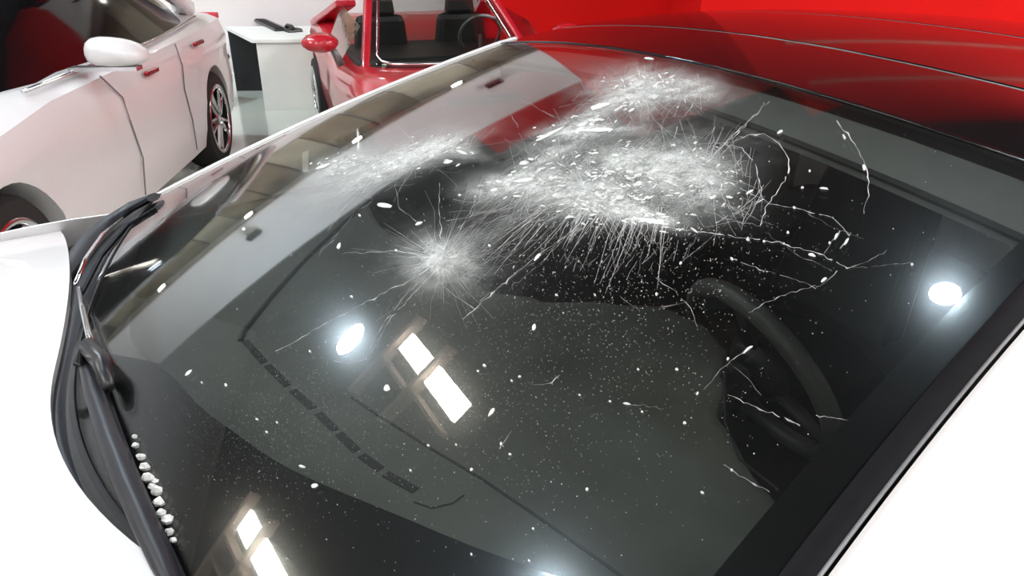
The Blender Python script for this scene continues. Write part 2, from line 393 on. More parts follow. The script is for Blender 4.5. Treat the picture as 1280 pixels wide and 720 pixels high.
car = thing('sedan', 'white sedan with shattered windshield and black glass roof filling the foreground', 'car',
            (B0 * CO - A0 * SI, B0 * SI + A0 * CO, 0), TH)

# --- windshield: a dense sheet, 5 mm thick, with the crushed zones stored per vertex
NU, NV = 230, 170
CRUSH = [  # photo x, y, radius along, radius across, angle (deg), strength
    (552, 326, 30, 22, 0, .95), (552, 326, 62, 42, 0, .13),
    (806, 112, 64, 22, 0, .60), (800, 118, 28, 14, 80, .40), (760, 132, 55, 10, -28, .45), (870, 112, 34, 14, 10, .35),
    (715, 160, 55, 14, -25, .30), (740, 162, 50, 8, -3, .55),
    (770, 215, 125, 44, -8, .30), (738, 248, 50, 18, 5, .95), (800, 268, 48, 11, 12, .95), (808, 203, 50, 13, 6, .90),
    (872, 213, 36, 20, 15, .85), (662, 226, 40, 11, -10, .90), (690, 238, 60, 16, 5, .4), (610, 238, 30, 16, 0, .30), (690, 195, 60, 10, -28, .4), (850, 235, 60, 22, 20, .40),
    (495, 200, 92, 19, -22, .42), (535, 190, 50, 10, -18, .60), (425, 205, 38, 14, -15, .40), (465, 222, 56, 10, -22, .2), (580, 190, 20, 8, 10, .35),
    (620, 286, 66, 10, -30, .10), (520, 420, 230, 90, -35, .012)]
def crush_at(px, py):
    s = 0
    for (cx, cy, ra, rb, an, st) in CRUSH:
        c, s_ = math.cos(R(an)), math.sin(R(an)); dx, dy = px - cx, py - cy
        u = (dx * c + dy * s_) / ra; v = (-dx * s_ + dy * c) / rb; q = u * u + v * v
        if q < 7: s += st * math.exp(-q * 1.1)
    return min(s * 1.08, .97)
def to_photo(b, a, z):
    x, y, zz = b * CO - a * SI, b * SI + a * CO, z - 1.6
    dep = y * math.cos(PITCH) - zz * math.sin(PITCH); upv = y * math.sin(PITCH) + zz * math.cos(PITCH)
    return 640 + FPX * x / dep, 360 - FPX * upv / dep
def ws(u, v):
    b = u; a = v
    return b, a
def ws_fn(u, v, off=0.0):
    # v runs across (near -> far), u from the cowl to the roof
    aa = lerp(a_near(-.05), a_far(-.12), v)
    b = lerp(b_bot(aa), B_TOP, u)
    a = lerp(a_near(b), a_far(b), v)
    return b, a
wm = MB().slab(lambda u, v: S(*ws_fn(u, v)), NU, NV, .005)
wso = wm.build('windshield', 'windshield', car)
smooth_by_angle(wso, 50)
att = wso.data.attributes.new('crush', 'FLOAT', 'POINT')
vals = []
for p in wso.data.vertices:
    vals.append(crush_at(*to_photo(p.co.x + B0, p.co.y + A0, p.co.z)))
att.data.foreach_set('value', vals)

# black ceramic band under the rim of the glass
def frit_point(b, a, off=-.0075): return S(b, a, off)
fr = MB()
fr.slab(lambda u, v: frit_point(lerp(b_bot(.4) - .02, B_TOP, u), a_near(lerp(b_bot(.4) - .02, B_TOP, u)) + v * lerp(.045, .030, u)), 60, 3, .002)
fr.slab(lambda u, v: frit_point(lerp(-.1, B_TOP, u), a_far(lerp(-.1, B_TOP, u)) - v * .035), 60, 3, .002)
def frit_low(u, v):
    a = lerp(.33, 2.25, u); wdt = spw(a, [(.33, .17), (.50, .165), (.75, .15), (.95, .14), (1.25, .09), (1.6, .07), (2.25, .05)])
    return frit_point(b_bot(a) + v * wdt, a)
fr.slab(frit_low, 70, 6, .002)
fr.build('frit_band', 'black_gloss', wso)

# --- moulding, pillars, roof
def strip(edge0, edge1, n, th, down=Vector((0, 0, -1))):
    return lambda u, v: edge0(u).lerp(edge1(u), v)
bb = lambda u: lerp(-.16, 1.0, u)
md = MB().slab(lambda u, v: S(bb(u), a_near(bb(u)) - .002 - v * .022, .002 + .003 * math.sin(PI * v)), 70, 4, .012)
smooth_by_angle(md.build('side_moulding', 'black_rubber', car))
MB().tube([S(bb(i / 50), a_near(bb(i / 50)) - .0255, .003) for i in range(51)], .0016, 6).build('moulding_lip', 'trim_grey', car)
def pillar_fn(u, v):
    b = lerp(-.25, 1.75, u); an = a_near(min(b, .95)) - .028 + (.05 * max(0, b - .95))
    out = .150 * v; dz = -.01 * v - .10 * v * v
    return L3(b, an - out * (1 - .12 * u), Z(b, an) - .004 + dz)
smooth_by_angle(MB().slab(pillar_fn, 60, 10, .02).build('a_pillar', 'white_paint', car))
def pillar_far(u, v):
    b = lerp(-.42, .90, u); af = a_far(b) + .002
    return L3(b, af + .075 * v, Z(b, af) + .002 + .009 * math.sin(min(1, v * 2.6) * PI / 2) - .09 * v * v)
smooth_by_angle(MB().slab(pillar_far, 60, 8, .02).build('a_pillar', 'white_paint', car))
# roof: two black glass panels with open seams, black rails
def roof_panel(b0, b1):
    def fn(u, v):
        b = lerp(b0, b1, u); lo = a_near(.95) + .02 + .05 * (b - .9); hi = a_far(.87) - .0 - .05 * (b - .9)
        a = lerp(lo, hi, v); return L3(b, a, Z(b, a) + .001)
    return fn
for (b0, b1) in ((.858, 1.03), (1.036, 1.30), (1.306, 2.0)):
    smooth_by_angle(MB().slab(roof_panel(b0, b1), 40, 60, .006).build('roof_panel', 'black_gloss', car, bevel=.002))
MB().tube([S(.854, lerp(a_near(.85), a_far(.85), i / 40), .0005) for i in range(41)], .0028, 6).build('roof_seal', 'black_gloss', car, smooth=True)
for bs in (1.033, 1.303):
    MB().tube([L3(bs, lerp(a_near(.95) + .03, a_far(.87) - .01, i / 40), Z(bs, lerp(a_near(.95) + .03, a_far(.87) - .01, i / 40)) - .002) for i in range(41)], .0028, 6).build('roof_seam', 'trim_grey', car)
def rail_far(u, v):
    b = lerp(.87, 2.0, u); a = a_far(.87) - .05 * (b - .9) + .002
    return L3(b, a + .05 * v, Z(b, a) - .09 * v * v)
smooth_by_angle(MB().slab(rail_far, 30, 5, .02).build('roof_rail', 'black_gloss', car))

# --- hood, fenders, sides, tail (white shell)
def hood_fn(u, v):
    a = lerp(.10, 2.40, v); s_ = (a - 1.25) / 1.15
    b = lerp(b_hood(min(max(a, .42), 2.3)), -1.62, u)
    d = -.258 - b
    z = Z(b_hood(min(max(a, .42), 2.3)), a) + .008 + (.062 * (a - 1.24) ** 2 if a > 1.24 else 0) - .03 * u - .16 * d * d * .45 - .04 * abs(s_) ** 6
    if u > .93: z -= (u - .93) * 2.2
    return L3(b, a, z)
smooth_by_angle(MB().slab(hood_fn, 40, 60, .02).build('hood', 'white_paint', car))
def side_fn(near):
    def fn(u, v):
        b = lerp(-1.6, 3.25, u)
        mid = 1.25; half = 1.0 + .15 * max(0, min(1, (b + .5) / 1.0)) * 0
        half = spw(b, [(-1.6, .86), (-1.0, 1.12), (-.3, 1.15), (1.5, 1.12), (3.25, .9)])
        belt = spw(b, [(-1.6, .70), (-.9, .84), (-.3, .885), (.6, .97), (2.2, 1.02), (3.25, .98)])
        z = lerp(belt, .2, v); bul = math.sin(PI * min(1, v * 1.15 + .1)) * .03 - (.07 * (1 - v) ** 4)
        a = mid - (half + bul - .03) * (1 if near else -1)
        return L3(b, a, z)
    return fn
for near in (True, False):
    smooth_by_angle(MB().slab(side_fn(near), 50, 14, .02, Vector((0, .5 if near else -.5, 0))).build('body_side', 'white_paint', car))
for near in (True, False):
    def lin(u, v, f=side_fn(near), sg=(1 if near else -1)):
        p = f(.34 + .44 * u, .06 + .9 * v); p.y += sg * (.05 + .02 * math.sin(PI * v)); return p
    smooth_by_angle(MB().slab(lin, 20, 10, .02, Vector((0, .5 if near else -.5, 0))).build('door_lining', 'seat', car))
# door top / shoulder between the pillar and the body side, near side
def shoulder(u, v):
    b = lerp(-.30, .30, u); p0 = pillar_fn((b + .25) / 2.0 if b > -.25 else 0, 1); q = side_fn(True)((b + 1.6) / 4.85, 0)
    return p0.lerp(q, v)
smooth_by_angle(MB().slab(shoulder, 14, 4, .02).build('fender_top', 'white_paint', car))
def shoulder_far(u, v):
    b = lerp(-.30, .30, u); p0 = pillar_far(max(0, (b + .42) / 1.32), 1); q = side_fn(False)((b + 1.6) / 4.85, 0)
    return p0.lerp(q, v)
smooth_by_angle(MB().slab(shoulder_far, 14, 4, .02).build('fender_top', 'white_paint', car))
# near side window: bright trim with a red reflection put into its colour, black frame, dark pane
def swin(v0, v1, da):
    def fn(u, v):
        b = lerp(.32, 1.75, u); p0 = pillar_fn((b + .25) / 2.0, 1); q = side_fn(True)((b + 1.6) / 4.85, 0); 
        p = p0.lerp(q, lerp(v0, v1, v)); p.y -= da; return p
    return fn
MB().slab(swin(-.02, .035, .004), 40, 2, .012).build('window_trim', 'red_chrome', car)
MB().slab(swin(.035, .10, .002), 40, 2, .012).build('window_frame', 'chrome', car)
MB().slab(swin(.10, .95, 0), 40, 6, .006, Vector((0, 1, 0))).build('side_window', 'car_window', car)
MB().slab(swin(.93, 1.02, .004), 40, 2, .012).build('belt_trim', 'chrome', car)
def swin_far(u, v):
    b = lerp(.32, 1.75, u); p0 = pillar_far(min(1, (b + .42) / 1.32), 1); 
    if b > .9: p0 = rail_far((b - .87) / 1.13, 1)
    q = side_fn(False)((b + 1.6) / 4.85, 0); return p0.lerp(q, v)
MB().slab(swin_far, 40, 6, .006, Vector((0, -1, 0))).build('side_window', 'car_window', car)
def tail(u, v):
    b = lerp(1.9, 3.22, u); a = lerp(.22, 2.28, v); s_ = (a - 1.25) / 1.03
    z = spw(b, [(1.9, 1.36), (2.7, 1.10), (3.1, 1.02), (3.22, .92)]) - .10 * abs(s_) ** 3
    return L3(b, a, z)
smooth_by_angle(MB().slab(tail, 20, 24, .02).build('tailgate', 'white_paint', car))
MB().box((-1.62, -.92, .22), (-1.5, .92, .72), Matrix.Translation((-B0, .01, 0))).build('front_bumper', 'white_paint', car, bevel=.04)
MB().box((3.15, -.9, .22), (3.28, .9, .94), Matrix.Translation((-B0, .01, 0))).build('rear_bumper', 'white_paint', car, bevel=.04)
MB().box((-1.5 - B0, -.95, .16), (3.15 - B0, .97, .24)).build('underbody', 'black_plastic', car)

def make_wheel(parent, c, out, rad=.345, wid=.235):
    """tyre > nothing, rim, five double spokes, hub; `out` is +1/-1 along the axle (local y)"""
    c = Vector(c); ax = Vector((0, out, 0))
    w_ = smooth_by_angle(MB().lathe(c - ax * wid / 2, ax, [(0, rad * .70), (.01, rad * .93), (.04, rad), (wid - .04, rad), (wid - .01, rad * .93), (wid, rad * .70), (wid - .03, rad * .68), (.03, rad * .68)], 40).build('wheel', 'tyre', parent))
    rm = MB().ring(c + ax * (wid / 2 - .012), ax, rad * .70, .016, 40, 8)
    rm.build('rim', 'chrome', w_, smooth=True)
    MB().lathe(c + ax * .0, ax, [(0, rad * .66), (.015, rad * .66)], 30).build('brake_disc', 'dark_metal', w_)
    sp = MB(); u = ax.orthogonal().normalized(); v = ax.cross(u)
    for k in range(10):
        a = 2 * PI * k / 10 + (.12 if k % 2 else -.12)
        d = u * math.cos(a) + v * math.sin(a)
        MB().tube([c + ax * (wid / 2 - .02) + d * rad * .14, c + ax * (wid / 2 - .03) + d * rad * .70], [.020, .014], 6).build('spoke', 'chrome', w_)
    MB().lathe(c + ax * (wid / 2 - .05), ax, [(0, rad * .17), (.03, rad * .17), (.04, rad * .10)], 20).build('hub', 'chrome', w_)
    return w_
for bx in (-.72, 2.24):
    for (ay, out) in ((.36, -1), (2.14, 1)):
        make_wheel(car, (bx - B0, ay - A0, .345), out)

# --- cowl, wipers
def cowl_fn(u, v):
    a = lerp(.42, 2.33, u); p = L3(b_hood(a) - .01, a, Z(b_hood(a), a) - .004); q = S(b_bot(a) + .012, a, .0025)
    r = p.lerp(q, v); r.z -= .012 * math.sin(PI * v); return r
smooth_by_angle(MB().slab(cowl_fn, 50, 6, .012).build('cowl', 'cowl', car))
def gp(px, py, off=0.0):
    b, a = on_glass(px, py); return S(b, a, off)
wp = MB()
path = [(113, 462), (126, 500), (146, 556), (166, 605), (188, 655), (212, 708), (232, 752)]
pts = [gp(x, y, .014) for x, y in path]
wo = smooth_by_angle(MB().tube(pts, [.008, .013, .015, .015, .014, .012, .008], 8, flat=.9).build('wiper', 'cowl', car), 60)
MB().tube([gp(x + 12, y, .005) for x, y in path], .004, 4).build('blade', 'black_rubber', wo)
MB().tube([gp(x - 8, y, .020) for x, y in path[1:-1]], [.002, .0035, .004, .0035, .002], 6).build('spring_strip', 'trim_grey', wo)
MB().tube([gp(104, 366, .012), gp(112, 395, .018), gp(122, 428, .022), gp(132, 458, .024)], [.004, .005, .005, .006], 8).build('arm', 'chrome', wo, smooth=True)
MB().tube([gp(112, 470, .022), gp(128, 452, .030), gp(142, 468, .026), gp(148, 496, .020)], [.010, .016, .013, .008], 10).build('hinge', 'black_plastic', wo, smooth=True)
path = [(196, 252), (168, 264), (138, 284), (112, 310), (84, 352), (64, 400)]
w2 = smooth_by_angle(MB().tube([gp(x, y, .014) for x, y in path], [.022, .027, .027, .024, .02, .014], 8, flat=.5).build('wiper', 'cowl', car), 60)
MB().tube([gp(158, 278, .014), gp(134, 300, .016), (gp(114, 330, .016)), gp(100, 362, .014)], [.003, .006, .006, .004], 6).build('spring_strip', 'chrome', w2, smooth=True)
MB().tube([gp(196, 262, .004), gp(160, 284, .004), gp(128, 322, .004), gp(102, 372, .004)], .005, 4).build('blade', 'black_rubber', w2)

# --- interior
BFR = lambda a: .035 + (.42 if a < 1.33 else .72) * (a - 1.33) ** 2            # front groove of the dash
B1 = [(.42, .56), (.60, .63), (.75, .67), (.84, .745), (.92, .81), (1.0, .825), (1.10, .81), (1.17, .72), (1.24, .60), (1.34, .515), (1.6, .455), (1.8, .41), (2.12, .43)]
def dash_z(b, a):
    hood_ = math.exp(-((a - .98) / .17) ** 2) * max(0, min(1, (b - .42) / .22))
    return .925 + .012 * hood_ - .03 * max(0, (.2 - b)) + .006 * math.sin(min(1, max(0, b / .5)) * PI)
def dash_fn(u, v):
    a = lerp(.44, 2.12, v); b0 = max(b_bot(a) + .015, -.20); b1 = spw(a, B1)
    if u <= .8: b = lerp(b0, b1, u / .8); z = dash_z(b, a)
    else:
        t = (u - .8) / .2; b = b1 + .018 * math.sin(min(1, t * 4) * PI / 2) - .06 * t; z = dash_z(b1, a) - .30 * t * t - .02 * t
    z = min(z, Z(min(b, .8), a) - .03)
    return L3(b, a, z)
dash = smooth_by_angle(MB().slab(dash_fn, 60, 110, .02).build('dashboard', 'dash', car), 60)
def dp(b, a, off=0.0): return L3(b, a, dash_z(b, a) + off)
def gpz(px, py): 
    b, a = on_plane(px, py, .925); return b, a
for (p0, p1) in [((306, 424), (330, 452)), ((334, 456), (360, 482)), ((366, 488), (392, 512)), ((398, 518), (420, 540)), ((424, 544), (446, 566)), ((452, 572), (476, 590)), ((482, 596), (520, 618))]:
    mm = MB(); (b0, a0), (b1, a1) = gpz(*p0), gpz(*p1)
    d = Vector((b1 - b0, a1 - a0, 0)); nn = Vector((-d.y, d.x, 0))  .normalized() * .0065
    q = []
    for zt in (.0015, -.004):
        q += [dp(b0, a0, zt) + nn, dp(b1, a1, zt) + nn, dp(b1, a1, zt) - nn, dp(b0, a0, zt) - nn]
    mm.add(q, [(0, 1, 2, 3), (7, 6, 5, 4), (0, 4, 5, 1), (1, 5, 6, 2), (2, 6, 7, 3), (3, 7, 4, 0)]).build('vent_slot', 'groove', dash)
def dash_line(pix, r=.003, name='dash_seam', m='groove'):
    q = []
    for x, y in pix:
        b, a = gpz(x, y); q.append(dp(b, a, .0005))
    MB().tube(q, r, 5).build(name, m, dash)
dash_line([(440, 500), (480, 528), (530, 560), (600, 602), (680, 656), (760, 712), (820, 756)], .0026)
dash_line([(470, 246), (430, 282), (380, 330), (340, 372), (304, 414), (300, 424)], .0055, 'dash_edge')
dash_line([(518, 632), (540, 640), (566, 634), (580, 624)], .0015)
dash_line([(905, 470), (906, 530), (925, 575), (972, 612)], .002)
MB().slab(lambda u, v: L3(lerp(.47, .60, u), lerp(.395, .445, v) + .06 * u, .99 - .03 * v + .02 * u), 8, 3, .02).build('pillar_trim', 'cream', car)
# steering wheel
wc = L3(.925, .945, .850); wax = Vector((.90, .0, .43))
stw = MB().ring(wc, wax, .185, .019, 64, 12).build('steering_wheel', 'wheel_leather', car, smooth=True)
MB().lathe(wc - wax.normalized() * .03, wax, [(0, .05), (.03, .075), (.05, .06)], 24).build('hub', 'dash_dark', stw, smooth=True)
wu = wax.orthogonal().normalized(); wv = wax.normalized().cross(wu)
for an in (90, 210, 330):
    dv = Vector((0, 1, 0)) * math.cos(R(an)) + wax.normalized().cross(Vector((0, 1, 0))) * math.sin(R(an))
    MB().tube([wc + dv * .05, wc + dv * .18], [.022, .014], 8, flat=.5).build('spoke', 'dash_dark', stw, smooth=True)
MB().tube([wc - wax.normalized() * .02, wc - wax.normalized() * .3 ], .035, 12).build('steering_column', 'dash_dark', stw)
for ac in (.88, 1.60):
    st = MB().slab(lambda u, v: L3(1.30 + .55 * u, ac + (v - .5) * .52, .48 + .05 * math.cos((v - .5) * PI) - .10 * u), 8, 8, .12).build('seat', 'seat', car, bevel=.02)
    MB().slab(lambda u, v: L3(1.78 + .16 * u, ac + (v - .5) * (.50 - .14 * u), .48 + .58 * u), 10, 8, .10, Vector((1, 0, 0))).build('backrest', 'seat', st, bevel=.02)
    MB().box((1.93 - B0, ac - A0 - .13, 1.08), (2.02 - B0, ac - A0 + .13, 1.24)).build('headrest', 'seat', st, bevel=.03)
MB().box((-.35 - B0, .30 - A0, .26), (-.31 - B0, 2.2 - A0, .80)).build('firewall', 'seat', car)
MB().box((.0 - B0, .45 - A0, .30), (2.9 - B0, 2.05 - A0, .36)).build('cabin_floor', 'seat', car)
MB().slab(lambda u, v: L3(lerp(.762, .848, u), lerp(a_near(.8) + .03, a_far(.8) - .03, v), Z(lerp(.762, .848, u), lerp(a_near(.8) + .03, a_far(.8) - .03, v)) - .018), 4, 40, .012).build('header_trim', 'header', car)
MB().tube([S(.757, lerp(a_near(.757) + .03, a_far(.757) - .03, i / 30), -.016) for i in range(31)], .005, 5).build('header_edge', 'groove', car)
MB().slab(lambda u, v: L3(lerp(.80, 2.0, u), lerp(.50, 2.0, v), Z(lerp(.85, 2.0, u), lerp(.50, 2.0, v)) - .04), 14, 14, .01).build('headliner', 'dash_dark', car)

# ------------------------------------------------------------------ the damage
def strand(mb, pix, w0=1.0, w1=None, off=.0016, seg=None):
    """a crack: a fine three-sided ridge through photo points, w in mm"""
    w1 = w0 if w1 is None else w1; n = len(pix); q = []; rs = []
    for i, (x, y) in enumerate(pix):
        b, a = on_glass(x, y)
        if not (b < B_TOP - .004 and a_near(b) < a < a_far(b)): break
        q.append(S(b, a, off)); rs.append(lerp(w0, w1, i / max(1, n - 1)) * .00034)
    if len(q) > 1: mb.tube(q, rs, 3, caps=False)
def wobble(p, q, n, j):
    dx, dy = q[0] - p[0], q[1] - p[1]; L = math.hypot(dx, dy) or 1; ox, oy = -dy / L, dx / L
    out = []
    for i in range(n + 1):
        t = i / n; k = rnd.gauss(0, j) if 0 < i < n else 0
        out.append((p[0] + dx * t + ox * k, p[1] + dy * t + oy * k))
    return out
def star(cx, cy, n, l0, l1, sq, rot, w0, core=6, skip=None):
    mb = MB()
    for i in range(n):
        a = rnd.uniform(0, 2 * PI); L = l0 + (l1 - l0) * rnd.random() ** 2.2
        c, s_ = math.cos(R(rot)), math.sin(R(rot)); ex, ey = math.cos(a), math.sin(a) * sq
        dx, dy = ex * c - ey * s_, ex * s_ + ey * c
        k = rnd.uniform(0, core)
        strand(mb, wobble((cx + dx * k, cy + dy * k), (cx + dx * L, cy + dy * L), 3, L * .02), w0 * rnd.uniform(.5, 1.2), .25)
    return mb
def web(mb, cx, cy, rx, ry, rot, n, l0, l1, dirs=None, w0=.8):
    c, s_ = math.cos(R(rot)), math.sin(R(rot))
    for i in range(n):
        t = rnd.uniform(0, 2 * PI); r = math.sqrt(rnd.random()); u, v = rx * r * math.cos(t), ry * r * math.sin(t)
        x, y = cx + u * c - v * s_, cy + u * s_ + v * c
        an = R(rnd.gauss(rnd.choice(dirs), 12)) if dirs else rnd.uniform(0, PI)
        L = rnd.uniform(l0, l1)
        strand(mb, wobble((x - L / 2 * math.cos(an), y - L / 2 * math.sin(an)), (x + L / 2 * math.cos(an), y + L / 2 * math.sin(an)), 3, L * .03), w0 * rnd.uniform(.4, 1.3), w0 * rnd.uniform(.3, .8))
def damage(mb, name, m='crack', kind=True):
    o = mb.build(name, m, wso)
    if kind: o['kind'] = 'stuff'
    return o
damage(star(553, 325, 80, 12, 72, .85, 0, .85), 'star_crack')
damage(star(552, 326, 45, 60, 135, .75, -12, .5, 15), 'star_crack', 'crack_faint')
damage(star(806, 114, 80, 12, 80, .55, 0, .8), 'star_crack')
damage(star(735, 244, 80, 20, 110, .75, 20, .7, 20), 'star_crack')
damage(star(880, 212, 80, 15, 90, .85, 10, .75, 14), 'star_crack')
damage(star(665, 226, 70, 14, 100, .6, -20, .7, 12), 'star_crack')
damage(star(525, 195, 45, 14, 120, .4, -22, .6, 20), 'star_crack')
m_ = MB()
web(m_, 775, 218, 125, 48, -5, 150, 20, 110, [-35, -20, 10, 15, 60], .75)
web(m_, 870, 225, 85, 60, 20, 80, 15, 70, None, .7)
web(m_, 800, 120, 85, 22, 0, 75, 12, 60, [-35, -60, 5, 40, 75], .7)
web(m_, 660, 240, 80, 35, -20, 75, 20, 110, [-28, -35, -15], .7)
damage(m_, 'crushed_web', 'crack_mid')
m_ = MB()
web(m_, 500, 205, 105, 28, -20, 75, 14, 70, [-25, -20, -35, 20], .6)
web(m_, 640, 285, 95, 34, -30, 90, 20, 100, [-30, -22, -40], .6)
web(m_, 740, 165, 80, 24, -25, 60, 14, 60, [-28, -35, 50], .6)
web(m_, 770, 300, 100, 40, 0, 80, 8, 30, [-55, -60, -70, 70], .7)
damage(m_, 'crushed_web', 'crack_faint')
# rays fanning down out of the big hole
m_ = MB()
for i in range(70):
    x0 = rnd.uniform(660, 840); y0 = 268 + rnd.uniform(-8, 14); an = R(118 + (750 - x0) * .26 + rnd.gauss(0, 5)); L = rnd.uniform(15, 95) * (1 if rnd.random() < .5 else .5)
    strand(m_, wobble((x0, y0), (x0 + L * math.cos(an), y0 + L * math.sin(an)), 3, 1.2), rnd.uniform(.5, 1.1), .3)
damage(m_, 'ray_fan')
LONG = [  # single cracks that can be followed by eye: photo points, start and end width in mm
    ([(548, 332), (500, 358), (440, 388), (384, 420), (345, 440)], 1.0, .7), ([(545, 338), (520, 366), (488, 400), (462, 446)], .9, .5),
    ([(540, 340), (505, 372), (470, 420), (458, 450)], .6, .4), ([(462, 450), (440, 455), (418, 452)], .5, .4),
    ([(553, 320), (552, 290), (549, 262), (550, 230)], 1.1, .6), ([(557, 318), (575, 290), (592, 258), (600, 232), (608, 215)], 1.0, .7),
    ([(560, 315), (600, 285), (650, 262), (700, 250), (760, 236)], 1.0, 1.2), ([(562, 318), (610, 298), (660, 280), (720, 268)], .8, .8),
    ([(556, 312), (585, 285), (625, 262), (680, 240)], .8, .8), ([(566, 326), (620, 310), (680, 300), (730, 296)], .6, .4),
    ([(535, 322), (515, 318), (495, 314), (470, 316), (430, 318)], 1.0, .4), ([(545, 345), (556, 360), (580, 378), (594, 388)], .7, .9),
    ([(579, 400), (600, 382), (640, 346), (672, 319), (700, 302), (728, 286)], 1.2, 1.0), ([(600, 378), (650, 340), (690, 312), (716, 288)], .6, .6),
    ([(640, 360), (670, 335), (700, 305), (722, 282)], .6, .8), ([(524, 280), (500, 262), (494, 235), (500, 215)], .6, .4),
    ([(400, 320), (424, 290), (450, 262), (470, 250)], .5, .5),
    # loops on the right
    ([(925, 172), (955, 168), (974, 180), (986, 200), (985, 218), (972, 240), (960, 256), (950, 284)], 1.5, 1.1),
    ([(905, 180), (928, 186), (944, 206), (950, 232), (953, 248)], 1.4, 1.0), ([(960, 254), (944, 246), (925, 236)], .9, .8),
    ([(1046, 152), (1062, 172), (1074, 190), (1083, 212), (1085, 240), (1080, 268)], 1.2, .5), ([(950, 140), (930, 158), (905, 182), (880, 206)], 1.0, 1.0),
    ([(962, 128), (938, 150), (915, 176)], .8, .8), ([(915, 170), (895, 196), (890, 220), (905, 250), (925, 268)], .9, .7),
    ([(955, 250), (935, 262), (915, 268), (895, 280)], .8, .7), ([(925, 200), (910, 215), (900, 240), (912, 262)], .8, .7),
    ([(838, 286), (880, 291), (930, 299), (980, 306), (1030, 320), (1056, 334), (1062, 336)], 1.1, .9), ([(880, 264), (910, 275), (950, 284), (958, 270)], .9, .8),
    ([(960, 256), (998, 262), (1040, 273), (1054, 286), (1062, 296)], .9, .9), ([(1062, 336), (1085, 328), (1108, 314)], .6, .7), ([(1062, 336), (1100, 334), (1140, 330)], .5, .4),
    ([(912, 322), (940, 334), (975, 345), (1010, 356), (1020, 362)], .8, .5), ([(1020, 358), (990, 366), (962, 378), (935, 392)], .6, .5), ([(1020, 360), (1034, 352), (1046, 340)], .8, .6),
    ([(850, 330), (878, 308), (900, 292)], .7, .6), ([(820, 348), (840, 362), (860, 382), (872, 410)], .7, .6), ([(776, 372), (796, 386), (800, 392)], .5, .4),
    ([(910, 495), (940, 508), (970, 520), (1000, 533)], 1.0, .8), ([(1020, 520), (1040, 523), (1060, 527)], .9, .7), ([(905, 582), (930, 598), (962, 616)], .9, .8),
    ([(880, 488), (890, 478), (905, 460), (935, 435)], .5, .6), ([(912, 455), (930, 470), (955, 500)], .4, .3),
    ([(1010, 268), (1040, 285), (1080, 300)], .4, .3), ([(956, 292), (1000, 322), (1040, 340)], .4, .3), ([(1030, 318), (1042, 300), (1050, 290)], .7, .7), ([(1050, 312), (1058, 302), (1064, 292)], .8, .7),
    ([(806, 110), (800, 95), (796, 84), (798, 78)], 1.2, .6), ([(806, 112), (812, 92), (816, 74)], 1.0, .6), ([(790, 150), (776, 172), (760, 200)], .9, .8), ([(812, 140), (832, 168), (842, 190)], .9, .7),
    ([(640, 146), (652, 172), (658, 190), (672, 206)], .9, .6), ([(652, 126), (680, 140), (700, 150)], .8, .5), ([(630, 205), (650, 190), (700, 160), (756, 130)], .8, .8),
    ([(590, 260), (620, 240), (650, 222), (690, 205)], .9, 1.0), ([(560, 300), (590, 270), (600, 245)], .6, .6), ([(420, 300), (405, 310), (398, 322)], .6, .4), ([(450, 240), (430, 262), (410, 290)], .6, .4),
    ([(870, 126), (852, 150), (842, 176)], .8, .6), ([(700, 470), (690, 480), (672, 482), (660, 478)], .5, .4), ([(778, 505), (800, 508), (830, 512)], .5, .3), ([(640, 540), (632, 552), (625, 562)], .5, .5)]
def beaded(pts_, w0, w1):
    """a single crack: broken into short pieces of uneven width, with a bright bead here and there"""
    q = []
    for (p0, p1) in zip(pts_, pts_[1:]):
        n = max(2, int(math.hypot(p1[0] - p0[0], p1[1] - p0[1]) / 5)); q += wobble(p0, p1, n, .9)[:-1]
    q.append(pts_[-1]); mb = MB(); run = []; k = len(q)
    for i, (x, y) in enumerate(q):
        b, a = on_glass(x, y)
        if not (b < B_TOP - .004 and a_near(b) < a < a_far(b)): break
        w_ = lerp(w0, w1, i / (k - 1)) * (.30 + 1.0 * rnd.random() ** 1.6 + (1.5 if rnd.random() < .08 else 0))
        run.append((S(b, a, .0014), w_ * .00046))
        if rnd.random() < .10 and len(run) > 2:
            mb.tube([r[0] for r in run], [r[1] for r in run], 3, caps=False); run = run[-1:] if rnd.random() < .5 else []
    if len(run) > 1: mb.tube([r[0] for r in run], [r[1] for r in run], 3, caps=False)
    return mb
for pts_, w0, w1 in LONG:
    mb = beaded(pts_, w0, w1)
    if mb.v: mb.build('crack', 'crack' if w0 > 1.05 else ('crack_mid' if w0 > .75 else 'crack_faint'), wso)
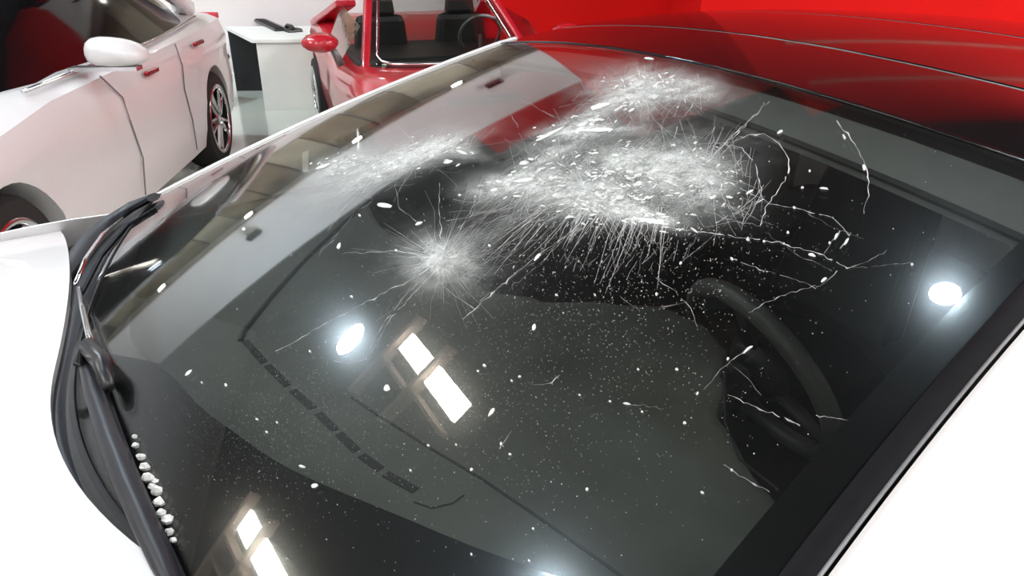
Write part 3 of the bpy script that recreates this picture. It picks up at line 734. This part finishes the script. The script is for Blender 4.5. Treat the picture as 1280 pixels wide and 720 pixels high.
# chips, and specular glints modelled as white splinters, photo x, y, length, width, angle
CHIPS_AND_GLINTS = [(686, 169, 52, 6, -28), (748, 163, 54, 9, -2), (750, 133, 36, 10, -18), (814, 277, 50, 9, 10), (577, 191, 18, 6, 20), (560, 203, 16, 7, -10), (812, 74, 18, 4, 5), (405, 208, 26, 6, -20), (655, 226, 40, 8, -8), (480, 257, 26, 11, 5), (672, 322, 17, 6, -45), (612, 308, 7, 7, 0), (851, 330, 9, 5, -50), (915, 325, 10, 6, 35), (935, 438, 20, 4, -38), (910, 450, 9, 6, -40), (872, 493, 9, 5, -50),
    (846, 463, 8, 6, 0), (798, 463, 6, 6, 0), (803, 516, 6, 5, 0), (856, 530, 8, 7, 0), (821, 369, 7, 8, 60), (744, 370, 5, 5, 0), (696, 370, 8, 4, 20), (668, 410, 6, 14, 10), (1015, 320, 13, 6, 15),
    (935, 301, 10, 6, 10), (955, 303, 7, 5, 10), (980, 306, 6, 4, 10), (993, 261, 9, 5, 20), (1045, 297, 4, 18, 28), (1058, 303, 4, 16, 35), (1003, 236, 8, 5, 0), (1030, 237, 14, 3, 8), (1012, 215, 6, 6, 0),
    (975, 166, 12, 5, -28), (1080, 210, 5, 14, -10), (1055, 172, 4, 12, -30), (985, 292, 7, 6, 0), (1030, 351, 12, 5, -35), (1140, 332, 7, 6, 0), (1037, 305, 6, 6, 0), (394, 608, 13, 8, -20), (378, 584, 11, 5, 10),
    (283, 482, 7, 9, 15), (253, 479, 5, 6, 0), (236, 467, 14, 5, -40), (322, 525, 7, 5, 0), (334, 541, 6, 5, 0), (347, 529, 5, 5, 0), (484, 486, 10, 14, 20), (536, 558, 6, 6, 0), (615, 516, 5, 22, 38), (627, 556, 6, 9, 25),
    (638, 569, 8, 6, 0), (590, 588, 9, 6, -40), (734, 613, 7, 8, 0), (735, 612, 4, 4, 0), (915, 589, 7, 6, 0), (878, 617, 9, 6, 20), (590, 694, 5, 7, 0), (662, 702, 6, 6, 0), (667, 662, 6, 6, 0), (514, 589, 6, 6, 0), (571, 557, 5, 5, 0), (606, 458, 9, 7, 0), (598, 465, 6, 5, 0),
    (440, 372, 8, 6, 0), (496, 314, 9, 5, 10), (524, 280, 12, 5, -20), (575, 245, 9, 5, 0), (450, 270, 6, 6, 0), (424, 308, 5, 14, 25), (305, 287, 9, 9, 0), (388, 440, 6, 5, 0), (640, 477, 6, 5, 0), (650, 472, 8, 4, -20), (725, 495, 6, 4, 0), (763, 503, 7, 4, 0), (784, 506, 12, 4, 8)]
def splinter(name, x, y, L, W, an, m, parent=None, h=.0016):
    c, s_ = math.cos(R(an)), math.sin(R(an)); q = []; k = 8
    for j in range(k):
        t = 2 * PI * j / k; r = rnd.uniform(.75, 1.1); u, v = L / 2 * r * math.cos(t), W / 2 * r * math.sin(t)
        q.append((x + u * c - v * s_, y + u * s_ + v * c))
    V = [gp(px, py, .0012) for px, py in q] + [gp(x + (px - x) * .6, y + (py - y) * .6, .0012 + h) for px, py in q]
    F = [(j, (j + 1) % k, k + (j + 1) % k, k + j) for j in range(k)] + [tuple(range(k, 2 * k)), tuple(range(k - 1, -1, -1))]
    return MB().add(V, F).build(name, m, parent)
for (x, y, L, W, an) in CHIPS_AND_GLINTS: splinter('chip', x, y, L * (.85 if L > 10 or W > 10 else .55), W * (.65 if L > 10 or W > 10 else .5), an, 'chip', wso)
# flakes of crushed glass inside the white holes
def flakes(n, cx, cy, rx, ry, rot, ang, l0, l1, m='chip'):
    mb = MB(); c, s_ = math.cos(R(rot)), math.sin(R(rot))
    for i in range(n):
        u, v = rnd.gauss(0, rx), rnd.gauss(0, ry); x, y = cx + u * c - v * s_, cy + u * s_ + v * c
        L = rnd.uniform(l0, l1) * .75; W = L * rnd.uniform(.12, .42); an = R(rnd.gauss(rnd.choice(ang), 14)); k = 5; q = []
        for j in range(k):
            t = 2 * PI * j / k; r = rnd.uniform(.5, 1.1); e, f = L / 2 * r * math.cos(t), W / 2 * r * math.sin(t)
            q.append((x + e * math.cos(an) - f * math.sin(an), y + e * math.sin(an) + f * math.cos(an)))
        ba = [on_glass(px, py) for px, py in q]
        if any(b > B_TOP - .006 for b, a in ba): continue
        V = [S(b, a, .0006) for b, a in ba] + [S(*on_glass(x, y), .0006 + rnd.uniform(.0008, .002))]
        mb.add(V, [(j, (j + 1) % k, k) for j in range(k)] + [tuple(range(k - 1, -1, -1))])
    o = mb.build('glass_flake', m, wso); o['kind'] = 'stuff'
flakes(170, 775, 225, 55, 22, 5, [-30, 10, 5], 5, 20)
flakes(90, 735, 250, 30, 12, 5, [10, -25], 5, 18)
flakes(60, 800, 270, 26, 5, 12, [12], 6, 22)
flakes(70, 880, 212, 24, 14, 20, [20, -40], 4, 12)
flakes(70, 662, 228, 34, 8, -10, [-20, 0], 5, 18)
flakes(60, 808, 112, 30, 9, 0, [0, -30, 60], 4, 14)
flakes(30, 740, 150, 34, 10, -22, [-22], 6, 26)
flakes(50, 552, 326, 9, 7, 0, [0, 45, 90], 3, 9)
flakes(40, 520, 195, 42, 9, -18, [-18], 4, 13)
flakes(24, 420, 205, 16, 6, -15, [-15], 4, 11)
flakes(160, 760, 300, 80, 30, 0, [-55, -65], 3, 8, 'crack_faint')
# splinters too many to pick apart: fine flecks spread over the glass
def flecks(n, m, pick, s0, s1):
    mb = MB()
    for i in range(n):
        x, y = pick(); b, a = on_glass(x, y)
        if not (b < B_TOP - .01 and a_near(b) + .05 < a < a_far(b) - .02 and b > b_bot(a) + .03): continue
        r = rnd.uniform(s0, s1) * .001; t = rnd.uniform(0, PI); e = rnd.uniform(.4, 1)
        P = [S(b + r * math.cos(t + k * PI / 2) * (1 if k % 2 else e), a + r * math.sin(t + k * PI / 2) * (1 if k % 2 else e), .001) for k in range(4)] + [S(b, a, .001 + r)]
        mb.add(P, [(0, 1, 4), (1, 2, 4), (2, 3, 4), (3, 0, 4), (3, 2, 1, 0)])
    o = mb.build('glass_fleck', m, wso); o['kind'] = 'stuff'
def gpick(cx, cy, sx, sy):
    return lambda: (rnd.gauss(cx, sx), rnd.gauss(cy, sy))
flecks(260, 'chip', gpick(760, 270, 170, 70), .4, 1.1)
flecks(130, 'chip', lambda: (rnd.uniform(230, 1100), rnd.uniform(260, 700)), .35, .8)
flecks(3200, 'dust', gpick(540, 430, 170, 110), .25, .7)
flecks(1200, 'dust', gpick(330, 520, 70, 60), .25, .6)
flecks(500, 'dust', gpick(760, 420, 90, 60), .4, .9)
flecks(900, 'crack_faint', gpick(790, 330, 110, 45), .35, .9)

# crumbs of glass lying along the wiper
CRUMBS = [(171, 560, 9), (178, 574, 10), (183, 588, 11), (187, 602, 12), (193, 612, 9), (198, 618, 12), (200, 632, 12), (203, 646, 10), (211, 654, 12), (213, 668, 9), (196, 604, 7), (218, 678, 7), (170, 548, 6)]
ORD = ['first', 'second', 'third', 'fourth', 'fifth', 'sixth', 'seventh', 'eighth', 'ninth', 'tenth', 'eleventh', 'twelfth', 'thirteenth']
CRUMBS.sort(key=lambda c: c[1])
for ci, (x, y, s_) in enumerate(CRUMBS):
    b, a = on_glass(x - 1, y); r = s_ * .00052
    V = []; F = []
    mb = MB()
    for k in range(2):
        pass
    P0 = car.matrix_basis @ S(b, a, .0)
    ang = rnd.uniform(0, PI)
    q = []
    for zz, f in ((0, .8), (.9, 1.0), (1.7, .55)):
        for k in range(6):
            t = ang + k * PI / 3; f2 = f * rnd.uniform(.8, 1.15); q.append((r * f2 * 1.15 * math.cos(t), r * f2 * rnd.uniform(.6, 1) * math.sin(t), r * zz * rnd.uniform(.6, 1.1)))
    F = [(i * 6 + k, i * 6 + (k + 1) % 6, (i + 1) * 6 + (k + 1) % 6, (i + 1) * 6 + k) for i in range(2) for k in range(6)] + [tuple(range(5, -1, -1)), tuple(range(12, 18))]
    o = mb.add(q, F).build('glass_crumb', 'chip'); 
    o.matrix_world = Matrix.Translation(P0 + Vector((0, 0, .001)))
    tag(o, 'small white crumb of broken glass along the near wiper, ' + ORD[ci] + ' from its upper end', 'glass', 'glass crumbs along the near wiper')

# ------------------------------------------------------------------ cars in the background
def body_loft(secs):
    """secs: x, half width, sill z, shoulder z, centre z -> closed ring per station"""
    out = []
    for (x, w_, zb, zs_, zt) in secs:
        h = [(w_ * .80, zb), (w_ * .95, zb + .03), (w_ * .985, zb + .16), (w_, lerp(zb, zs_, .40)), (w_ * .985, lerp(zb, zs_, .66)), (w_ * .997, lerp(zb, zs_, .80)), (w_ * .95, zs_ - .035), (w_ * .86, zs_), (w_ * .60, lerp(zs_, zt, .7)), (w_ * .25, zt)]
        out.append([Vector((x, y, z)) for y, z in h] + [Vector((x, -y, z)) for y, z in reversed(h)])
    return MB().loft(out)
def cut_arches(o, wheels, rad):
    """bore the wheel arches right through the body and keep the result as its mesh"""
    cu = MB()
    for x in wheels: cu.lathe((x, -1.3, rad * .97), (0, 1, 0), [(0, rad * 1.13), (2.6, rad * 1.13)], 40)
    c = cu.build('arch', 'black_plastic', o.parent)
    md = o.modifiers.new('b', 'BOOLEAN'); md.operation = 'DIFFERENCE'; md.object = c; md.solver = 'EXACT'
    bpy.context.view_layer.update()
    dg = bpy.context.evaluated_depsgraph_get(); me = bpy.data.meshes.new_from_object(o.evaluated_get(dg))
    o.modifiers.clear(); old = o.data; o.data = me; bpy.data.meshes.remove(old)
    bpy.data.objects.remove(c)
    smooth_by_angle(o, 38)

# white sedan at the left
wc_ = thing('sedan', 'white sedan parked at the left with a door mirror and flush door handles', 'car', (-3.017, 4.143, 0), R(-85))
secs = [(-2.46, .70, .42, .86, .90), (-2.40, .82, .30, .98, 1.02), (-2.15, .90, .24, 1.04, 1.09), (-1.5, .965, .20, 1.03, 1.10), (-.8, .975, .20, 1.015, 1.05), (0, .975, .20, 1.0, 1.02),
        (.9, .97, .20, .98, 1.01), (1.5, .965, .22, .91, .98), (2.1, .90, .24, .78, .84), (2.42, .74, .28, .64, .68), (2.50, .60, .34, .58, .60)]
bd = body_loft(secs).build('body', 'white_paint', wc_)
cut_arches(bd, (-1.48, 1.48), .35)
gh = []
for (x, wb, wt, zb, zt) in [(-1.95, .62, .40, 1.06, 1.10), (-1.55, .80, .55, 1.03, 1.24), (-1.0, .85, .60, .99, 1.38), (-.3, .86, .62, .96, 1.45), (.3, .80, .60, .95, 1.42), (.7, .83, .56, .95, 1.27), (1.15, .80, .60, .94, 1.0)]:
    gh.append([Vector((x, wb, zb - .04)), Vector((x, lerp(wb, wt, .6), lerp(zb, zt, .66))), Vector((x, wt, zt - .02)), Vector((x, wt * .5, zt)), Vector((x, -wt * .5, zt)), Vector((x, -wt, zt - .02)), Vector((x, -lerp(wb, wt, .6), lerp(zb, zt, .66))), Vector((x, -wb, zb - .04))])
smooth_by_angle(MB().loft(gh).build('greenhouse', 'black_gloss', wc_), 50)
# pillar and roof edge in white behind the rear door, bright belt line
MB().tube([(-1.98, .66, 1.10), (-1.62, .735, 1.19), (-1.2, .715, 1.30), (-.8, .685, 1.385), (-.3, .67, 1.43)], [.085, .06, .035, .03, .03], 8).build('rear_pillar', 'white_paint', wc_, smooth=True)
MB().tube([(-1.70, .815, 1.055), (-1.2, .85, 1.035), (-.5, .872, 1.015), (.2, .868, 1.005), (.95, .845, .995)], .011, 6).build('belt_trim', 'chrome', wc_, smooth=True)
for x in (-1.13, -.18):
    hx = MB().box((x - .09, .966, .925 - .04 * (x > -1)), (x + .09, .996, .952 - .04 * (x > -1))).build('door_handle', 'red_chrome', wc_, bevel=.008)  # chrome handles, their dark red reflection painted in as colour
prof = [(-.13, -.065), (.10, -.060), (.145, -.035), (.150, .0), (.11, .045), (.03, .070), (-.09, .082), (-.135, .065), (-.15, .0)]
mo = MB().loft([[Vector((x, 1.07 + y * k, 1.085 + z * k)) for y, z in prof] for x, k in ((.40, .96), (.44, 1.0), (.50, .97), (.55, .80), (.58, .45))]).build('door_mirror', 'white_paint', wc_, smooth=True, sub=1)
MB().box((.42, .84, 1.005), (.50, 1.16, 1.025)).build('mirror_arm', 'chrome', mo)
for xs in ([(.40, .94, .97), (.28, .978, .84), (.22, .968, .70), (.20, .984, .50), (.24, .972, .3)], [(-.75, .95, .98), (-.73, .978, .85), (-.72, .968, .70), (-.72, .984, .5), (-.74, .972, .3)]):
    MB().tube(xs, .0045, 5).build('door_seam', 'trim_grey', wc_)
for x in (-1.48, 1.48):
    for s_ in (1, -1): make_wheel(wc_, (x, s_ * .83, .345), s_)
MB().box((-2.4, -.80, .98), (-2.36, .80, 1.03)).build('tail_lamp', 'red_paint', wc_, bevel=.01)
for x in (-1.48, 1.48):
    MB().box((x - .40, -.55, .25), (x + .40, .55, .75)).build('wheel_well', 'black_rubber', wc_)

# red roadster behind
rr = R(-70); rd = Vector((math.cos(rr), math.sin(rr), 0))
base = Vector((-.40, 5.60, 0)); loc = base - rd * .62
rc = thing('roadster', 'open red roadster behind the pale pillar, facing the camera', 'car', loc, rr)
secs = [(-1.76, .62, .36, .80, .84), (-1.68, .76, .28, .90, .93), (-1.30, .82, .20, .97, .96), (-.80, .81, .18, .92, .90), (-.4, .80, .18, .80, .76), (.3, .85, .18, .76, .74), (.75, .81, .18, .77, .74), (1.20, .81, .18, .76, .66), (1.6, .80, .2, .60, .54), (1.88, .62, .22, .44, .44), (1.96, .45, .26, .38, .38)]
bd = body_loft(secs).build('body', 'red_paint', rc)
cut_arches(bd, (-1.20, 1.20), .31)
for x in (-1.20, 1.20):
    for s_ in (1, -1): make_wheel(rc, (x, s_ * .74, .305), s_, .305, .2)
    MB().box((x - .34, -.5, .22), (x + .34, .5, .55)).build('wheel_well', 'black_rubber', rc)
MB().box((-.55, -.70, .735), (.50, .70, .80), None, .96).build('cockpit', 'seat', rc, bevel=.02)
wl = lambda u, v: Vector((lerp(.66, .06, v) - .16 * (2 * u - 1) ** 2 * (1 - .3 * v), lerp(-.60, .60, u) * lerp(1, .74, v), lerp(.755, 1.20, v)))
MB().slab(wl, 16, 8, .006, Vector((-.6, 0, -.8))).build('windshield', 'clear_window', rc, smooth=True)
fr_ = [wl(0, 1 - i / 8) for i in range(9)] + [wl(i / 16, 0) for i in range(1, 16)] + [wl(1, i / 8) for i in range(9)] + [wl(1 - i / 16, 1) for i in range(1, 17)]
for sgn, uu in ((-1, 0.0), (1, 1.0)):
    MB().tube([wl(uu, v / 6) + Vector((-.01, sgn * .035, 0)) for v in range(-1, 7)], .034, 8).build('windshield_pillar', 'red_paint', rc, smooth=True)
MB().tube([wl(i / 16, 1) + Vector((0, 0, .015)) for i in range(17)], .026, 8).build('windshield_header', 'red_paint', rc, smooth=True)
cr = [wl(.035, 1 - i / 8 * .86) for i in range(9)] + [wl(.06, .07), wl(.12, .035)] + [wl(.12 + .76 * i / 12, .035) for i in range(1, 12)] + [wl(.88, .035), wl(.94, .07)] + [wl(.965, .14 + i / 8 * .86) for i in range(9)]
MB().tube([p + Vector((.010, 0, .004)) for p in cr], .012, 6).build('windshield_trim', 'chrome', rc, smooth=True)
for s_ in (-1, 1):
    st = MB().box((-.50, s_ * .34 - .23, .70), (-.36, s_ * .34 + .23, 1.02), None, .85).build('seat', 'seat', rc, bevel=.05)
    MB().box((-.50, s_ * .34 - .13, 1.00), (-.38, s_ * .34 + .13, 1.16), None, .85).build('headrest', 'seat', st, bevel=.04)
sw = MB().ring((.12, .34, .90), (-.85, 0, .45), .165, .014, 36, 8).build('steering_wheel', 'trim_grey', rc, smooth=True)
MB().tube([(.12, .34, .90), (.12, .34, .74)], .014, 6).build('spoke', 'trim_grey', sw)
for s_ in (-1, 1):
    mb = MB().lathe((.50, s_ * .93, .93), (1, 0, 0), [(-.06, .07), (-.04, .085), (.03, .075), (.08, .04), (.09, .01)], 18)
    mb.v = [(x, s_ * .93 + (y - s_ * .93) * 1.5, .93 + (z - .93) * .8) for x, y, z in mb.v]
    mo = smooth_by_angle(mb.build('door_mirror', 'red_paint', rc), 50)
    MB().tube([(.50, s_ * .86, .90), (.48, s_ * .80, .78)], [.02, .03], 8).build('mirror_arm', 'trim_grey', mo, smooth=True)
    MB().box((.43, s_ * .93 - .09, .88), (.442, s_ * .93 + .09, .98)).build('mirror_glass', 'chrome', mo)
    # sloping buttress behind the door glass
    MB().slab(lambda u, v: Vector((lerp(-.42, -1.15, u), s_ * lerp(.60, .74, u) + s_ * (v - .5) * .16, lerp(1.14, .93, u))), 10, 3, .05).build('buttress', 'red_paint', rc, bevel=.01)
    MB().slab(lambda u, v: Vector((lerp(.40, -.40, u), s_ * lerp(.80, .64, v), lerp(.78, lerp(1.02, 1.10, u), v))), 8, 6, .006, Vector((0, -s_, 0))).build('side_window', 'clear_window', rc)
    MB().slab(lambda u, v: Vector((1.36 + .26 * u, s_ * (.50 + .2 * v), .70 - .20 * u - .05 * v)), 6, 5, .02).build('headlight', 'clear_window', rc)

# ------------------------------------------------------------------ desk, chair and things on it
dk = thing('desk', 'white desk with a closed front panel by the pale wall', 'table', (-2.50, 7.66, 0), R(3))
def plank(poly, z0, z1):
    n = len(poly); return MB().add([(x, y, z0) for x, y in poly] + [(x, y, z1) for x, y in poly], [tuple(range(n - 1, -1, -1)), tuple(range(n, 2 * n))] + [(k, (k + 1) % n, n + (k + 1) % n, n + k) for k in range(n)])
plank([(-.03, -.03), (.70, -.03), (.70, 1.15), (-.62, 1.15)], .655, .69).build('desktop', 'desk_white', dk, bevel=.004)
MB().box((0.0, 0, 0), (.68, .03, .655)).build('front_panel', 'desk_white', dk, bevel=.003)
MB().box((.65, .03, 0), (.68, 1.1, .655)).build('side_panel', 'desk_white', dk, bevel=.003)
MB().box((-.58, 1.08, 0), (.65, 1.11, .655)).build('back_panel', 'black_plastic', dk)
MB().box((-.10, .42, .03), (.45, 1.02, .60)).build('drawer_unit', 'black_plastic', dk, bevel=.005)
ch = thing('office_chair', 'black office chair tucked beside the left end of the white desk', 'chair', (-3.22, 8.02, 0), R(75))
MB().box((-.22, -.22, .42), (.22, .22, .49)).build('seat', 'black_plastic', ch, bevel=.03)
MB().box((-.20, .20, .50), (.20, .25, .80), Matrix.Rotation(R(-6), 4, 'X')).build('backrest', 'black_plastic', ch, bevel=.02)
MB().tube([(0, 0, .08), (0, 0, .42)], .025, 8).build('post', 'dark_metal', ch)
for k in range(5):
    a = 2 * PI * k / 5; MB().tube([(0, 0, .09), (.25 * math.cos(a), .25 * math.sin(a), .055)], .018, 6).build('leg', 'black_plastic', ch)
    MB().lathe((.25 * math.cos(a) - .012, .25 * math.sin(a), .025), (1, 0, 0), [(0, .025), (.025, .025)], 12).build('caster', 'black_rubber', ch)
def on_top(px, py, z=.69):
    b, a = on_plane(px, py, z); return b * CO - a * SI, b * SI + a * CO
x0, y0 = on_top(320, 24); x1, y1 = on_top(352, 39)
an = math.atan2(y1 - y0, x1 - x0); Lk = math.hypot(x1 - x0, y1 - y0)
kb = thing('keyboard', 'long black keyboard lying aslant on the white desk', 'keyboard', ((x0 + x1) / 2, (y0 + y1) / 2, .69), an)
MB().box((-Lk / 2, -.07, 0), (Lk / 2, .07, .025)).build('case', 'black_plastic', kb, bevel=.006)
for i in range(4):
    MB().box((-Lk / 2 + .02, -.055 + i * .029, .025), (Lk / 2 - .02, -.033 + i * .029, .033)).build('key_row', 'trim_grey' if i == 3 else 'black_rubber', kb)
x0, y0 = on_top(357, 37); x1, y1 = on_top(376, 42)
ph = thing('telephone', 'small black desk telephone right of the keyboard on the white desk', 'telephone', ((x0 + x1) / 2, (y0 + y1) / 2, .69), an + .1)
MB().box((-.09, -.08, 0), (.09, .08, .035), None, .9).build('base', 'black_plastic', ph, bevel=.008)
MB().tube([(-.10, -.03, .04), (-.07, -.03, .06), (.07, -.03, .06), (.10, -.03, .04)], [.025, .018, .018, .025], 8).build('handset', 'black_plastic', ph, smooth=True)
